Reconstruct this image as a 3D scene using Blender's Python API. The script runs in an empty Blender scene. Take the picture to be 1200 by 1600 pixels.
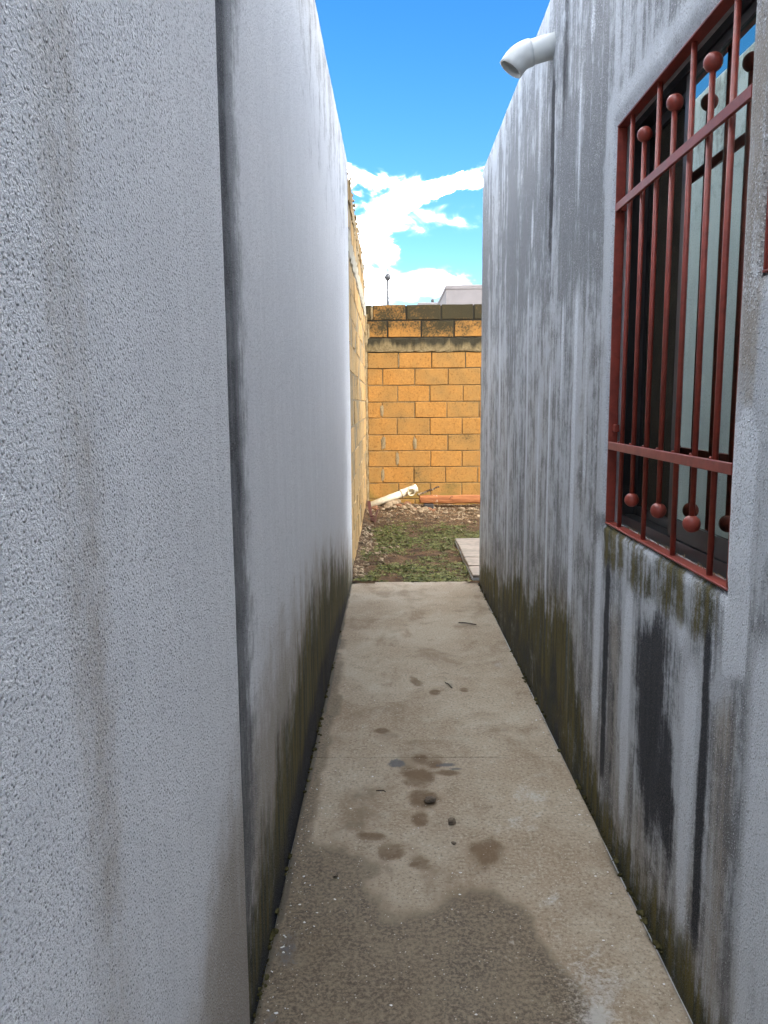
import bpy, bmesh, math, random
import numpy as np
from mathutils import Vector, Matrix, noise as mnoise

random.seed(7)
S = bpy.context.scene
COL = S.collection

# ---------------------------------------------------------------- camera
CAM_H = 1.30
PITCH, YAW, ROLL, FPX = .1374, -.0088, -.0073, 1227.86      # radians, focal length in px of a 1600 px tall frame
fw = Vector((math.sin(YAW)*math.cos(PITCH), math.cos(YAW)*math.cos(PITCH), -math.sin(PITCH)))
rt = fw.cross(Vector((0, 0, 1))).normalized()
up = rt.cross(fw)
c_, s_ = math.cos(ROLL), math.sin(ROLL)
rt, up = c_*rt + s_*up, -s_*rt + c_*up
cd = bpy.data.cameras.new('camera')
cam = bpy.data.objects.new('camera', cd)
COL.objects.link(cam)
cam.matrix_world = Matrix(((rt.x, up.x, -fw.x, 0), (rt.y, up.y, -fw.y, 0), (rt.z, up.z, -fw.z, CAM_H), (0, 0, 0, 1)))
cd.sensor_fit = 'VERTICAL'; cd.sensor_height = 24.0; cd.lens = FPX/1600*24
cd.clip_start = .05; cd.clip_end = 3000
S.camera = cam

# ---------------------------------------------------------------- sky, sun, exposure
SUN_EL, SUN_AZ = math.radians(36), math.radians(42)        # azimuth: to the right of straight behind the camera
to_sun = Vector((math.sin(SUN_AZ)*math.cos(SUN_EL), -math.cos(SUN_AZ)*math.cos(SUN_EL), math.sin(SUN_EL)))
W = bpy.data.worlds.new('World'); S.world = W; W.use_nodes = True
SKY_STRENGTH = .05
SUN_STRENGTH = .55
S.view_settings.view_transform = 'Standard'
S.view_settings.look = 'None'
S.view_settings.gamma = 1
S.view_settings.use_curve_mapping = False
S.view_settings.exposure = 3.36
sl = bpy.data.lights.new('sun', 'SUN'); sl.energy = SUN_STRENGTH; sl.angle = math.radians(10); sl.color = (1, .93, .82)
so = bpy.data.objects.new('sun', sl); COL.objects.link(so)
so.rotation_euler = to_sun.to_track_quat('Z', 'Y').to_euler()
so.location = (4, -4, 9)


S.cycles.max_bounces = 8; S.cycles.diffuse_bounces = 4; S.cycles.glossy_bounces = 3; S.cycles.transparent_max_bounces = 8

# ---------------------------------------------------------------- node helper
class G:
    """terse node graph builder"""
    def __init__(s, tree):
        s.t = tree; s.n = tree.nodes; s.l = tree.links
        s.n.clear()
    def put(s, sock, v):
        if v is None: return
        if hasattr(v, 'is_output'): s.l.new(v, sock)
        else:
            if sock.type == 'RGBA' and hasattr(v, '__len__') and len(v) == 3: v = (*v, 1)
            sock.default_value = v
    def node(s, kind, ins=None, out=0, **props):
        n = s.n.new(kind)
        for k, v in props.items(): setattr(n, k, v)
        for k, v in (ins or {}).items(): s.put(n.inputs[k], v)
        return n if out is None else n.outputs[out]
    def m(s, op, a, b=None, c=None, clamp=False):
        n = s.n.new('ShaderNodeMath'); n.operation = op; n.use_clamp = clamp
        for i, v in enumerate((a, b, c)): s.put(n.inputs[i], v)
        return n.outputs[0]
    def add(s, *a):
        r = a[0]
        for b in a[1:]: r = s.m('ADD', r, b)
        return r
    def mul(s, *a):
        r = a[0]
        for b in a[1:]: r = s.m('MULTIPLY', r, b)
        return r
    def sub(s, a, b): return s.m('SUBTRACT', a, b)
    def mad(s, a, b, c): return s.m('MULTIPLY_ADD', a, b, c)
    def step(s, v, lo, hi, t0=0., t1=1.):
        n = s.n.new('ShaderNodeMapRange'); n.interpolation_type = 'SMOOTHSTEP'
        for i, q in enumerate((v, lo, hi, t0, t1)): s.put(n.inputs[i], q)
        return n.outputs[0]
    def mix(s, f, a, b, mode='MIX'):
        n = s.n.new('ShaderNodeMix'); n.data_type = 'RGBA'; n.blend_type = mode; n.clamp_factor = True
        s.put(n.inputs[0], f); s.put(n.inputs[6], a); s.put(n.inputs[7], b)
        return n.outputs[2]
    def pos(s): return s.node('ShaderNodeNewGeometry', out='Position')
    def obj(s): return s.node('ShaderNodeTexCoord', out='Object')
    def sc(s, vec, k):
        return s.node('ShaderNodeVectorMath', {0: vec, 1: k}, operation='MULTIPLY')
    def noise(s, vec, scale, detail=3, rough=.55, dist=0., out=0):
        return s.node('ShaderNodeTexNoise', {'Vector': vec, 'Scale': scale, 'Detail': detail, 'Roughness': rough, 'Distortion': dist}, out=out)
    def vor(s, vec, scale, rand=1., out=0, feature='F1'):
        return s.node('ShaderNodeTexVoronoi', {'Vector': vec, 'Scale': scale, 'Randomness': rand}, out=out, feature=feature)
    def attr(s, name): return s.node('ShaderNodeAttribute', out='Fac', attribute_name=name)
    def bump(s, h, strength=.5, dist=.01, normal=None):
        return s.node('ShaderNodeBump', {'Height': h, 'Strength': strength, 'Distance': dist, 'Normal': normal})
    def xyz(s, v): return s.node('ShaderNodeSeparateXYZ', {0: v}, out=None).outputs
    def out(s, sh): s.l.new(sh, s.node('ShaderNodeOutputMaterial', out=None).inputs[0])
    def bsdf(s, color, rough=.85, normal=None, spec=.3, **kw):
        ins = {'Base Color': color, 'Roughness': rough, 'Normal': normal, 'Specular IOR Level': spec}
        ins.update(kw)
        s.out(s.node('ShaderNodeBsdfPrincipled', ins))


def mat(name):
    m = bpy.data.materials.new(name); m.use_nodes = True
    return m, G(m.node_tree)


# ---------------------------------------------------------------- world: Nishita sky with clouds
g = G(W.node_tree)
sky = g.node('ShaderNodeTexSky', out=None)
sky.sky_type = 'NISHITA'; sky.sun_disc = False
sky.sun_elevation = SUN_EL; sky.sun_rotation = math.pi - SUN_AZ
sky.air_density = 1.0; sky.dust_density = .35; sky.ozone_density = 3.0
dirv = g.node('ShaderNodeTexCoord', out='Generated')
dx, dy, dz = g.xyz(dirv)
# cloud field: drifting fair-weather clouds all round, flattened in elevation
nz = g.noise(g.node('ShaderNodeVectorMath', {0: g.sc(dirv, (2.0, 2.0, 5.0)), 1: (8.7, 38.6, 17.8)}, operation="ADD"), 1.15, 5, .58, .5)
fine = g.noise(g.sc(dirv, (6, 6, 10)), 2.6, 4, .62, 1.2)
wv = g.noise(g.sc(dirv, (8, 8, 14)), 1.0, 5, .66, .4, out=1)
wx, wy, wz = g.xyz(wv)
az = g.add(g.m('ARCTAN2', dx, dy), g.mul(g.sub(wx, .5), .13))
el = g.add(g.m('ARCSINE', dz), g.mul(g.sub(wy, .5), .09))
def blob(ca, ce, ra, re, rot=0.):
    u = g.sub(az, ca); v = g.sub(el, ce)
    c, s2 = math.cos(rot), math.sin(rot)
    uu = g.m('DIVIDE', g.add(g.mul(u, c), g.mul(v, s2)), ra)
    vv = g.m('DIVIDE', g.sub(g.mul(v, c), g.mul(u, s2)), re)
    return g.m('SUBTRACT', 1.0, g.add(g.mul(uu, uu), g.mul(vv, vv)), clamp=True)
bl = blob(.000, .236, .062, .036, .35)
for b in (blob(.065, .256, .09, .018, .22), blob(-.045, .268, .05, .020, -.35), blob(-.012, .200, .036, .045, 0), blob(.010, .140, .095, .036, .05),
          blob(-.025, .150, .045, .036, 0), blob(-.30, .2, .16, .06, .1), blob(.38, .24, .15, .06, -.1)):
    bl = g.m('MAXIMUM', bl, b)
base = g.step(nz, .472, .575)
def puff(f, gain, pw):
    return g.m('POWER', g.step(g.add(g.mul(f, gain), g.mul(g.sub(fine, .5), g.mad(f, 2.0, .30))), -.05, 1.05), pw)
cl = g.m('MAXIMUM', puff(bl, 1.05, 5.5), puff(base, .82, 4.5))
cl = g.mul(cl, g.step(dz, -.02, .05))
blue = g.node('ShaderNodeHueSaturation', {'Hue': .502, 'Saturation': 1.35, 'Value': .56, 'Color': sky.outputs[0]})
col = g.mix(cl, blue, (46, 46.2, 46.6))
W.cycles.sampling_method = 'MANUAL'; W.cycles.sample_map_resolution = 512
bg = g.node('ShaderNodeBackground', {'Color': col, 'Strength': SKY_STRENGTH})
g.l.new(bg, g.node('ShaderNodeOutputWorld', out=None).inputs[0])


# ---------------------------------------------------------------- object helpers
def link(o, parent=None):
    COL.objects.link(o)
    if parent is not None: o.parent = parent
    return o
def tag(o, label=None, cat=None, group=None, kind=None):
    for k, v in (('label', label), ('category', cat), ('group', group), ('kind', kind)):
        if v: o[k] = v
    return o
def thing(name, label, cat, loc=(0, 0, 0), group=None):
    o = bpy.data.objects.new(name, None); o.location = loc; o.empty_display_size = .2
    return tag(link(o), label, cat, group)
def obj(name, bm, m, parent=None, smooth=False, loc=None):
    me = bpy.data.meshes.new(name)
    bmesh.ops.recalc_face_normals(bm, faces=bm.faces)
    bm.to_mesh(me); bm.free()
    me.materials.append(m)
    if smooth: me.polygons.foreach_set('use_smooth', [True]*len(me.polygons))
    o = bpy.data.objects.new(name, me)
    if loc: o.location = loc
    return link(o, parent)
def rel(o, loc):
    """parent keeps world coordinates: shift vertices when the parent Empty has a location"""
    o.data.transform(Matrix.Translation(-Vector(loc))); return o
def box(bm, x0, x1, y0, y1, z0, z1, bev=0., seg=1):
    vs = [bm.verts.new(p) for p in ((x0,y0,z0),(x1,y0,z0),(x1,y1,z0),(x0,y1,z0),(x0,y0,z1),(x1,y0,z1),(x1,y1,z1),(x0,y1,z1))]
    fs = [bm.faces.new([vs[i] for i in f]) for f in ((3,2,1,0),(4,5,6,7),(0,1,5,4),(1,2,6,5),(2,3,7,6),(3,0,4,7))]
    if bev:
        es = list({e for f in fs for e in f.edges})
        bmesh.ops.bevel(bm, geom=es, offset=bev, segments=seg, affect='EDGES', profile=.5)
    return bm
def nb(): return bmesh.new()
def tube(bm, pts, rad, n=16, cap=True, inner=None):
    """swept tube along pts; rad number or list; inner: hollow with that wall thickness at both ends"""
    pts = [Vector(p) for p in pts]
    rr = rad if hasattr(rad, '__len__') else [rad]*len(pts)
    rings = []
    nrm = None
    for i, p in enumerate(pts):
        t = (pts[min(i+1, len(pts)-1)] - pts[max(i-1, 0)]).normalized()
        if nrm is None:
            a = Vector((0, 0, 1)) if abs(t.z) < .9 else Vector((1, 0, 0))
            nrm = (a - t*a.dot(t)).normalized()
        else: nrm = (nrm - t*nrm.dot(t)).normalized()
        bi = t.cross(nrm)
        rings.append([bm.verts.new(p + (nrm*math.cos(2*math.pi*k/n) + bi*math.sin(2*math.pi*k/n))*rr[i]) for k in range(n)])
    for a, b in zip(rings, rings[1:]):
        for k in range(n): bm.faces.new((a[k], a[(k+1) % n], b[(k+1) % n], b[k]))
    if cap:
        bm.faces.new(rings[0][::-1]); bm.faces.new(rings[-1])
    return rings
def pipe(bm, pts, ro, ri, n=24):
    """open pipe with wall thickness"""
    a = tube(bm, pts, ro, n, cap=False); b = tube(bm, pts, ri, n, cap=False)
    for i in (0, -1):
        for k in range(n): bm.faces.new((a[i][k], a[i][(k+1) % n], b[i][(k+1) % n], b[i][k]))
def sphere(bm, c, r, u=18, v=12):
    bmesh.ops.create_uvsphere(bm, u_segments=u, v_segments=v, radius=r, matrix=Matrix.Translation(c))

# numpy value noise
_T = {}
def vnoise(x, y, seed=0):
    if seed not in _T: _T[seed] = np.random.RandomState(seed).rand(256, 256)
    T = _T[seed]
    xi = np.floor(x).astype(int); yi = np.floor(y).astype(int)
    fx = x - xi; fy = y - yi
    fx = fx*fx*(3-2*fx); fy = fy*fy*(3-2*fy)
    a = T[xi & 255, yi & 255]; b = T[(xi+1) & 255, yi & 255]; c = T[xi & 255, (yi+1) & 255]; d = T[(xi+1) & 255, (yi+1) & 255]
    return (a*(1-fx)+b*fx)*(1-fy) + (c*(1-fx)+d*fx)*fy
def fbm(x, y, seed=0, oct=4, gain=.5):
    r = 0; a = 1; t = 0
    for i in range(oct):
        r = r + a*vnoise(x*2**i + 17.3*i, y*2**i + 5.1*i, seed+i); t += a; a *= gain
    return r/t
def sst(v, lo, hi):
    t = np.clip((v-lo)/(hi-lo), 0, 1); return t*t*(3-2*t)
def gauss(v, c, w): return np.exp(-((v-c)/w)**2)
def interp(v, xs, ys): return np.interp(v, xs, ys)

def grid(name, us, vs, fn, m, parent, attrs=None, holes=(), smooth=True):
    """sheet over arrays us x vs; fn(U,V)->X,Y,Z arrays; holes: (u0,u1,v0,v1) left open; attrs: dict of arrays"""
    us = np.array(sorted(set(np.round(us, 5)))); vs = np.array(sorted(set(np.round(vs, 5))))
    U, V = np.meshgrid(us, vs, indexing='ij')
    X, Y, Z = fn(U, V)
    nu, nv = U.shape
    co = np.stack([X, Y, Z], -1).reshape(-1, 3)
    idx = np.arange(nu*nv).reshape(nu, nv)
    q = np.stack([idx[:-1, :-1], idx[1:, :-1], idx[1:, 1:], idx[:-1, 1:]], -1).reshape(-1, 4)
    uc = ((U[:-1, :-1]+U[1:, 1:])/2).ravel(); vc = ((V[:-1, :-1]+V[1:, 1:])/2).ravel()
    keep = np.ones(len(q), bool)
    for (a, b, c, d) in holes: keep &= ~((uc > a) & (uc < b) & (vc > c) & (vc < d))
    q = q[keep]
    me = bpy.data.meshes.new(name)
    me.vertices.add(len(co)); me.vertices.foreach_set('co', co.ravel())
    me.loops.add(q.size); me.loops.foreach_set('vertex_index', q.ravel())
    me.polygons.add(len(q)); me.polygons.foreach_set('loop_start', np.arange(0, q.size, 4))
    me.update(calc_edges=True)
    if smooth: me.polygons.foreach_set('use_smooth', np.ones(len(q), bool))
    for k, f in (attrs or {}).items():
        a = me.attributes.new(k, 'FLOAT', 'POINT')
        a.data.foreach_set('value', np.ascontiguousarray(f(U, V), dtype=np.float32).ravel())
    me.materials.append(m)
    o = bpy.data.objects.new(name, me)
    return link(o, parent)


# ---------------------------------------------------------------- materials
def stucco(name, base_a, base_b, grain=230, relief=.0035, pit=(.15, .145, .14), sw=2.3, kk=1.):
    m, g = mat(name)
    P = g.pos()
    blotch = g.noise(P, 6, 5, .8)
    streak = g.noise(g.sc(P, (26, 26, 1.3)), 1.0, 5, .76)
    gr = g.noise(g.sc(P, (1, 1, 1.05)), grain, 2, .7)
    cell = g.vor(g.sc(P, (1, 1, 1.0)), grain*.55)
    blobm = g.step(cell, .06, .34, 1., 0.)
    s_ = g.add(g.mul(g.sub(streak, .5), sw), g.mul(g.sub(gr, .5), 1.0), g.mul(g.sub(blotch, .5), 2.4))
    col = g.mix(g.step(g.add(g.mul(blotch, .5), g.mul(streak, .5)), .38, .62), base_a, base_b)
    def mask(a, lo, hi, k):
        v = g.attr(a)
        return g.step(g.add(v, g.mul(s_, k*kk, g.step(v, 0., .3))), lo, hi)
    col = g.mix(g.mul(mask('brown', .15, .85, .55), .75), col, (.27, .215, .145))
    col = g.mix(g.mul(mask('grey', .18, .82, 1.0), .80), col, (.130, .137, .145))
    col = g.mix(g.mul(mask('light', .25, .75, .6), .85), col, (.72, .76, .80))
    mm = mask('moss', .20, .80, .6); dm = mask('dark', .22, .80, .5)
    col = g.mix(g.mul(mm, .93), col, g.mix(g.step(streak, .40, .62), (.022, .026, .005), (.125, .098, .018)))
    col = g.mix(g.mul(dm, .95), col, (.024, .026, .032))
    # grain glints and dark pits painted into the colour, unevenly over the wall
    amp = g.step(blotch, .36, .64, .45, 1.15)
    col = g.mix(g.mul(g.step(g.add(gr, g.mul(blobm, .12)), .575, .68), amp, g.mad(g.m('MAXIMUM', dm, mm), -.56, .65)), col, (.86, .87, .88))
    col = g.mix(g.mul(g.step(gr, .47, .34), amp, .65), col, pit)
    h = g.add(g.mul(gr, .85), g.mul(blobm, 1.0))
    g.bsdf(col, .9, g.bump(h, .9, relief), .2)
    return m

M = {}
M['stucco_left'] = stucco('stucco_pale', (.69, .70, .715), (.77, .78, .795), 250, .0045, (.24, .235, .23), 1.3, .8)
M['stucco_right'] = stucco('stucco_weathered', (.50, .53, .56), (.62, .655, .69), 240, .0036)

def simple(name, color, rough=.7, nscale=30, var=.25, bump=.2, bdist=.002, spec=.35, dark=None, metallic=0.):
    m, g = mat(name)
    P = g.obj()
    n1 = g.noise(P, nscale, 4, .6); n2 = g.noise(P, nscale*.17, 2)
    c2 = dark or tuple(v*(1-var) for v in color)
    col = g.mix(g.step(g.add(g.mul(n1, .5), g.mul(n2, .5)), .38, .62), c2, color)
    g.bsdf(col, rough, g.bump(n1, bump, bdist), spec, Metallic=metallic)
    return m
M['masonry'] = simple('plain_render', (.46, .47, .48), .9, 40)
M['room'] = simple('room_paint', (.16, .15, .12), .9, 8)
M['red_paint'] = simple('red_oxide_paint', (.28, .048, .030), .42, 55, .3, .25, .0015, .45)
M['aluminium'] = simple('bronze_aluminium', (.022, .022, .022), .35, 60, .3, .05, .001, .5)
M['pvc'] = simple('grey_white_pvc', (.55, .56, .53), .45, 22, .12, .1, .001, .4)
M['pvc_cream'] = simple('sun_yellowed_pvc', (.72, .64, .47), .5, 14, .25, .15, .001, .4)
M['pale_paint'] = simple('pale_house_paint', (.235, .215, .21), .9, 4, .1, .1)
M['lamp_metal'] = simple('galvanised_post', (.07, .07, .07), .5, 20)
M['globe'] = simple('smoked_globe', (.10, .10, .10), .3, 12, .5)
M['beam'] = None

# glass of the sliding sash: reflective green-grey film
m, g = mat('reflective_glass')
gl = g.node('ShaderNodeBsdfGlossy', {'Color': (.66, .78, .72), 'Roughness': .004})
tr = g.node('ShaderNodeBsdfTransparent', {'Color': (.16, .20, .18)})
g.out(g.node('ShaderNodeMixShader', {0: .58, 1: tr, 2: gl}))
M['glass'] = m
m, g = mat('insect_screen')
tr = g.node('ShaderNodeBsdfTransparent', {'Color': (.35, .34, .31)})
df = g.node('ShaderNodeBsdfDiffuse', {'Color': (.10, .09, .07)})
g.out(g.node('ShaderNodeMixShader', {0: .35, 1: tr, 2: df}))
M['screen'] = m

# sill with flaking grey paint
m, g = mat('flaking_sill_paint')
P = g.pos(); n = g.noise(g.sc(P, (1, .5, 1)), 34, 5, .65, 1.)
g.bsdf(g.mix(g.step(n, .42, .48), (.06, .062, .06), (.55, .58, .60)), .8, g.bump(g.step(n, .46, .54), .6, .003))
M['sill'] = m

# concrete of the path
m, g = mat('path_concrete')
P = g.pos()
big = g.noise(P, 1.8, 3, .6); mid = g.noise(P, 9, 6, .7, .5); fin = g.noise(P, 95, 4, .78); spk = g.noise(P, 420, 2, .6)
col = g.mix(g.step(big, .35, .65), (.285, .22, .150), (.36, .30, .222))
col = g.mix(g.mul(g.step(mid, .5, .68), .5), col, (.40, .355, .275))
col = g.mix(g.mul(g.step(mid, .47, .3), .55), col, (.175, .135, .085))
col = g.mix(g.mul(g.step(fin, .52, .66), .65), col, (.46, .43, .35))
col = g.mix(g.mul(g.step(fin, .48, .35), .7), col, (.12, .10, .07))
mot = g.noise(g.sc(P, (1, .7, 1)), 4.2, 4, .65, .4)
col = g.mix(g.mul(g.step(mot, .50, .66), .55), col, (.16, .112, .066))
warp = g.add(g.mul(g.sub(mot, .5), .8), g.mul(g.sub(mid, .5), .9), g.mul(g.sub(fin, .5), .7))
def amask(a, lo, hi): return g.step(g.add(g.attr(a), warp), lo, hi)
wet = amask('wet', .42, .72)
col = g.mix(g.mul(wet, .84), col, g.mix(g.step(fin, .40, .62), g.mix(g.step(mid, .38, .62), (.042, .031, .018), (.092, .066, .036)), (.175, .132, .080)))
spot = g.mul(amask('spot', .48, .72), g.step(mid, .25, .55, .5, 1.))
col = g.mix(g.mul(spot, .85), col, (.120, .074, .036))
col = g.mix(g.mul(amask('ash', .5, .7), .8), col, (.075, .08, .09))
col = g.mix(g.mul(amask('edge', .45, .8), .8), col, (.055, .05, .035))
col = g.mix(g.mul(amask('pale', .5, .8), .7), col, (.44, .425, .39))
fl = g.vor(P, 95, 1.); flm = g.mul(g.step(fl, .20, .12), g.step(g.noise(P, 26, 2), .52, .62))
col = g.mix(g.mul(flm, .8), col, (.55, .52, .45))
h = g.add(g.mul(fin, .6), g.mul(spk, .3))
g.bsdf(col, g.step(wet, 0., 1., .88, .62), g.bump(h, .6, .004), .3)
M['concrete'] = m

# soil
m, g = mat('bare_soil')
P = g.pos(); n1 = g.noise(P, 7, 6, .65); n2 = g.noise(P, 60, 5, .7)
col = g.mix(g.step(n1, .38, .62), (.055, .033, .018), (.13, .075, .038))
col = g.mix(g.mul(g.step(n2, .56, .7), .6), col, (.30, .22, .13))
g.bsdf(col, .95, g.bump(g.add(n1, n2), .8, .02), .15)
M['soil'] = m

# blocks: warm sandy concrete, each block a slightly different tone, black mould on the weathered crown of the wall
def block_mat(name, warm, tan, mould, ztop, green=True):
    m, g = mat(name)
    P = g.pos(); X, Y, Z = g.xyz(P)
    rnd = g.node('ShaderNodeObjectInfo', out='Random')
    n1 = g.noise(P, 42, 4, .75); n2 = g.noise(P, 4.5, 3, .6); n3 = g.noise(P, 160, 2, .6)
    col = g.mix(g.step(g.add(g.mul(rnd, .35), g.mul(n2, 1.0)), .35, 1.1), warm, tan)
    col = g.mix(g.mul(g.step(n1, .53, .68), .55), col, tuple(min(1, v*1.5) for v in warm))
    col = g.mix(g.mul(g.step(n1, .47, .33), .7), col, tuple(v*.42 for v in warm))
    mo = g.add(g.mul(g.step(Z, ztop-.72, ztop-.12), 1.0), g.mul(g.sub(n2, .5), 1.4), g.mul(g.sub(n1, .5), 2.4), g.mul(g.sub(rnd, .5), .45))
    mk = g.mul(g.step(mo, .18, 1.0), mould)
    col = g.mix(mk, col, (.030, .030, .018))
    if green:
        gm = g.mul(g.step(Z, .42, .05), g.step(n2, .40, .62))
        col = g.mix(g.mul(gm, .5), col, (.20, .155, .035))
    g.bsdf(col, .95, g.bump(g.add(g.mul(n1, 1.), g.mul(n3, .5)), .7, .006), .12)
    return m
M['block'] = block_mat('sandy_block', (.385, .185, .047), (.31, .180, .060), .95, 2.53)
M['block_left'] = block_mat('sunlit_sandy_block', (.46, .29, .125), (.43, .30, .14), .5, 3.05, False)  # same sandy block, its sunlit paleness put into the colour
m, g = mat('mortar')
P = g.pos(); n = g.noise(P, 60, 4, .7); Z = g.xyz(P)[2]
col = g.mix(g.step(n, .35, .65), (.15, .095, .04), (.27, .18, .085))
col = g.mix(g.step(g.add(Z, g.mul(g.sub(n, .5), .3)), 1.45, 2.1), col, (.028, .025, .018))
g.bsdf(col, .95, g.bump(n, .8, .008), .1)
M['mortar'] = m
m, g = mat('bond_beam_concrete')
P = g.pos(); X, Y, Z = g.xyz(P)
n = g.noise(P, 40, 5, .7); n2 = g.noise(g.sc(P, (9, 9, 2)), 1., 5, .6)
col = g.mix(g.step(n, .35, .65), (.15, .115, .058), (.25, .19, .10))
mk = g.step(g.add(g.step(Z, 1.93, 2.12), g.mul(g.sub(n2, .5), 2.2), g.mul(g.sub(n, .5), .9)), .15, .85)
col = g.mix(g.mul(mk, .92), col, (.028, .026, .018))
g.bsdf(col, .95, g.bump(n, .7, .008), .1)
M['band'] = m
M['band_left'] = simple('grey_bond_beam', (.40, .36, .27), .95, 30, .3, .6, .01)
M['mortar_smear'] = simple('grey_mortar_smear', (.30, .225, .12), .95, 60, .4, .6, .004)
M['stone'] = simple('limestone_rubble', (.34, .25, .155), .95, 16, .45, .6, .006, .15)
M['stone_red'] = simple('reddish_rubble', (.26, .13, .07), .95, 16, .4, .6, .006, .15)
M['gravel'] = simple('gravel_chips', (.40, .30, .19), .95, 24, .75, .4, .003, .15)
M['rust'] = simple('maroon_rusted_steel', (.085, .028, .020), .7, 30, .4, .4, .003, .3)
M['rust_rod'] = simple('rust_streaked_rod', (.34, .25, .15), .8, 18, .5, .4, .003, .2, dark=(.05, .03, .02))
M['dark_brick'] = simple('damp_grey_brick', (.06, .055, .05), .95, 20)
m, g = mat('orange_weathered_wood')
P = g.obj(); n = g.noise(g.sc(P, (3, 30, 30)), 1., 5, .6, .5); n2 = g.noise(P, 6, 5, .65, .6)
col = g.mix(g.step(n, .35, .65), (.24, .085, .032), (.40, .16, .06))
col = g.mix(g.step(n2, .66, .70), col, (.62, .50, .34))
col = g.mix(g.step(g.noise(P, 11, 4, .7), .62, .70), col, (.06, .025, .012))
g.bsdf(col, .8, g.bump(n, .5, .004), .25)
M['beam'] = m
M['paver'] = simple('pinkish_paver', (.33, .275, .22), .92, 18, .3, .4, .004, .15)
m, g = mat('weed_leaf')
rn = g.noise(g.pos(), 21, 2)
col = g.mix(g.step(rn, .35, .65), (.070, .080, .012), (.200, .200, .045))
g.bsdf(col, .6, None, .3)
M['leaf'] = m
M['dry_leaf'] = simple('dry_leaf', (.24, .145, .06), .85, 40, .5)
M['flake'] = simple('paint_flake', (.70, .69, .66), .8, 30, .1)
M['moss_crumb'] = simple('mossy_soil', (.085, .075, .030), .95, 60, .6, .4, .003, .1)
M['twig'] = simple('dry_twig', (.055, .04, .028), .9, 30)
M['pebble'] = simple('path_pebble', (.17, .13, .09), .9, 40, .5)

# ================================================================= SETTING
XL, XR = -.3037, .6447            # faces of the two house walls
Y_PATH = 5.672
# ground sheet to the horizon
bm = nb(); s = 900
bm.faces.new([bm.verts.new(p) for p in ((-s, -s, -.10), (s, -s, -.10), (s, s, -.10), (-s, s, -.10))])
tag(obj('ground', bm, M['soil']), kind='structure')

# yard soil between the path and the block wall
def yard_h(x, y):
    h = -.035 + .05*fbm(x*2.2, y*2.2, 3, 4) + .02*fbm(x*14, y*14, 9, 3)
    h = h + .012*sst(y, 8.2, 9.9)                                        # soil heaped towards the wall
    h = h + .060*np.exp(-((x-.02)/.26)**2 - ((y-9.66)/.25)**2)          # rubble heap
    h = h + .05*np.exp(-((x+.33)/.07)**2)*sst(y, 5.7, 6.0)
    return h
tag(grid('yard_soil', np.arange(-.36, 3.4, .03), np.arange(5.60, 10.1, .03),
         lambda U, V: (U, V, yard_h(U, V)), M['soil'], None), kind='structure')

# concrete path: bed and two cast slabs
bm = nb(); box(bm, -.42, .80, -3.0, Y_PATH-.02, -.14, -.03)
path = tag(obj('path', bm, M['masonry']), kind='structure')
J = 2.76
def e2(U, V, cx, cy, rx, ry, rot=0):
    c, s = math.cos(rot), math.sin(rot)
    u = ((U-cx)*c + (V-cy)*s)/rx; v = (-(U-cx)*s + (V-cy)*c)/ry
    return np.clip(1 - .5*np.sqrt(u*u+v*v), 0, 1)
def f_wet(U, V):
    lim = np.interp(U, [-.31, -.2, -.05, .05, .2, .34, .45, .64], [2.30, 2.14, 2.1, 2.02, 1.95, 1.86, 1.45, 1.2])
    w = sst(lim-V, -.28, .26)
    w = np.maximum(w, .85*gauss(U, -.285, .06)*sst(V, 5.4, 3.2))
    w = w - .28*gauss(U, .02, .07)*gauss(V, 1.95, .06) - .3*gauss(U, .04, .08)*gauss(V, 1.85, .10)
    w = np.maximum(w, .46*gauss(U, -.1, .24)*gauss(V, 2.7, .5))
    w = np.maximum(w, .36*fbm(U*3, V*2, 23)*sst(V, 1.0, 3.0))
    w = w + (.30*(fbm(U*7, V*5, 21)-.5)*2 + .06)*sst(w, .02, .3)
    return np.clip(w, 0, 1)
SPOTS = [(.094, 2.60, .060, .075, .3), (.112, 2.455, .062, .065, 0), (.086, 2.322, .031, .045, 0), (.285, 2.14, .066, .10, -.3), (-.007, 2.15, .055, .06, .2),
         (.075, 2.09, .04, .05, .1), (.105, 2.74, .03, .04, 0), (.155, 2.71, .035, .035, 0), (.20, 2.635, .05, .028, 0), (.12, 3.55, .035, .08, .3), (.19, 3.42, .03, .04, 0), (.33, 3.45, .025, .03, 0),
         (-.05, 3.0, .05, .03, 0), (-.07, 2.22, .05, .03, 0)]
def f_spot(U, V):
    r = np.zeros_like(U)
    for s_ in SPOTS: r = np.maximum(r, e2(U, V, *s_))
    return r
def f_ash(U, V):
    r = np.maximum(e2(U, V, .205, 2.70, .045, .018, .1), e2(U, V, .23, 2.665, .035, .011))
    return np.maximum(np.maximum(r, e2(U, V, .010, 2.715, .028, .03)), .55*gauss(U, -.26, .06)*sst(V, 2.0, 1.75))
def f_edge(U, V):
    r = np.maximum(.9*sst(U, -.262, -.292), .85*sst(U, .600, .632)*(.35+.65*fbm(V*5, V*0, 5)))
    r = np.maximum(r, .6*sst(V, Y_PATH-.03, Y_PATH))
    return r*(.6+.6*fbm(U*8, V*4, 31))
def f_pale(U, V):
    w = .62*gauss(U, .42, .22)*sst(V, 4.6, 2.5)*fbm(U*5, V*4, 41)*1.4
    w = np.maximum(w, .8*gauss(V, J-.012, .006)*sst(U, .15, .3))
    w = np.maximum(w, .75*e2(U, V, .57, 3.9, .06, .25, 0)*fbm(U*12, V*9, 44)*1.6)
    return w
fa = dict(wet=f_wet, spot=f_spot, ash=f_ash, edge=f_edge, pale=f_pale)
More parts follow.
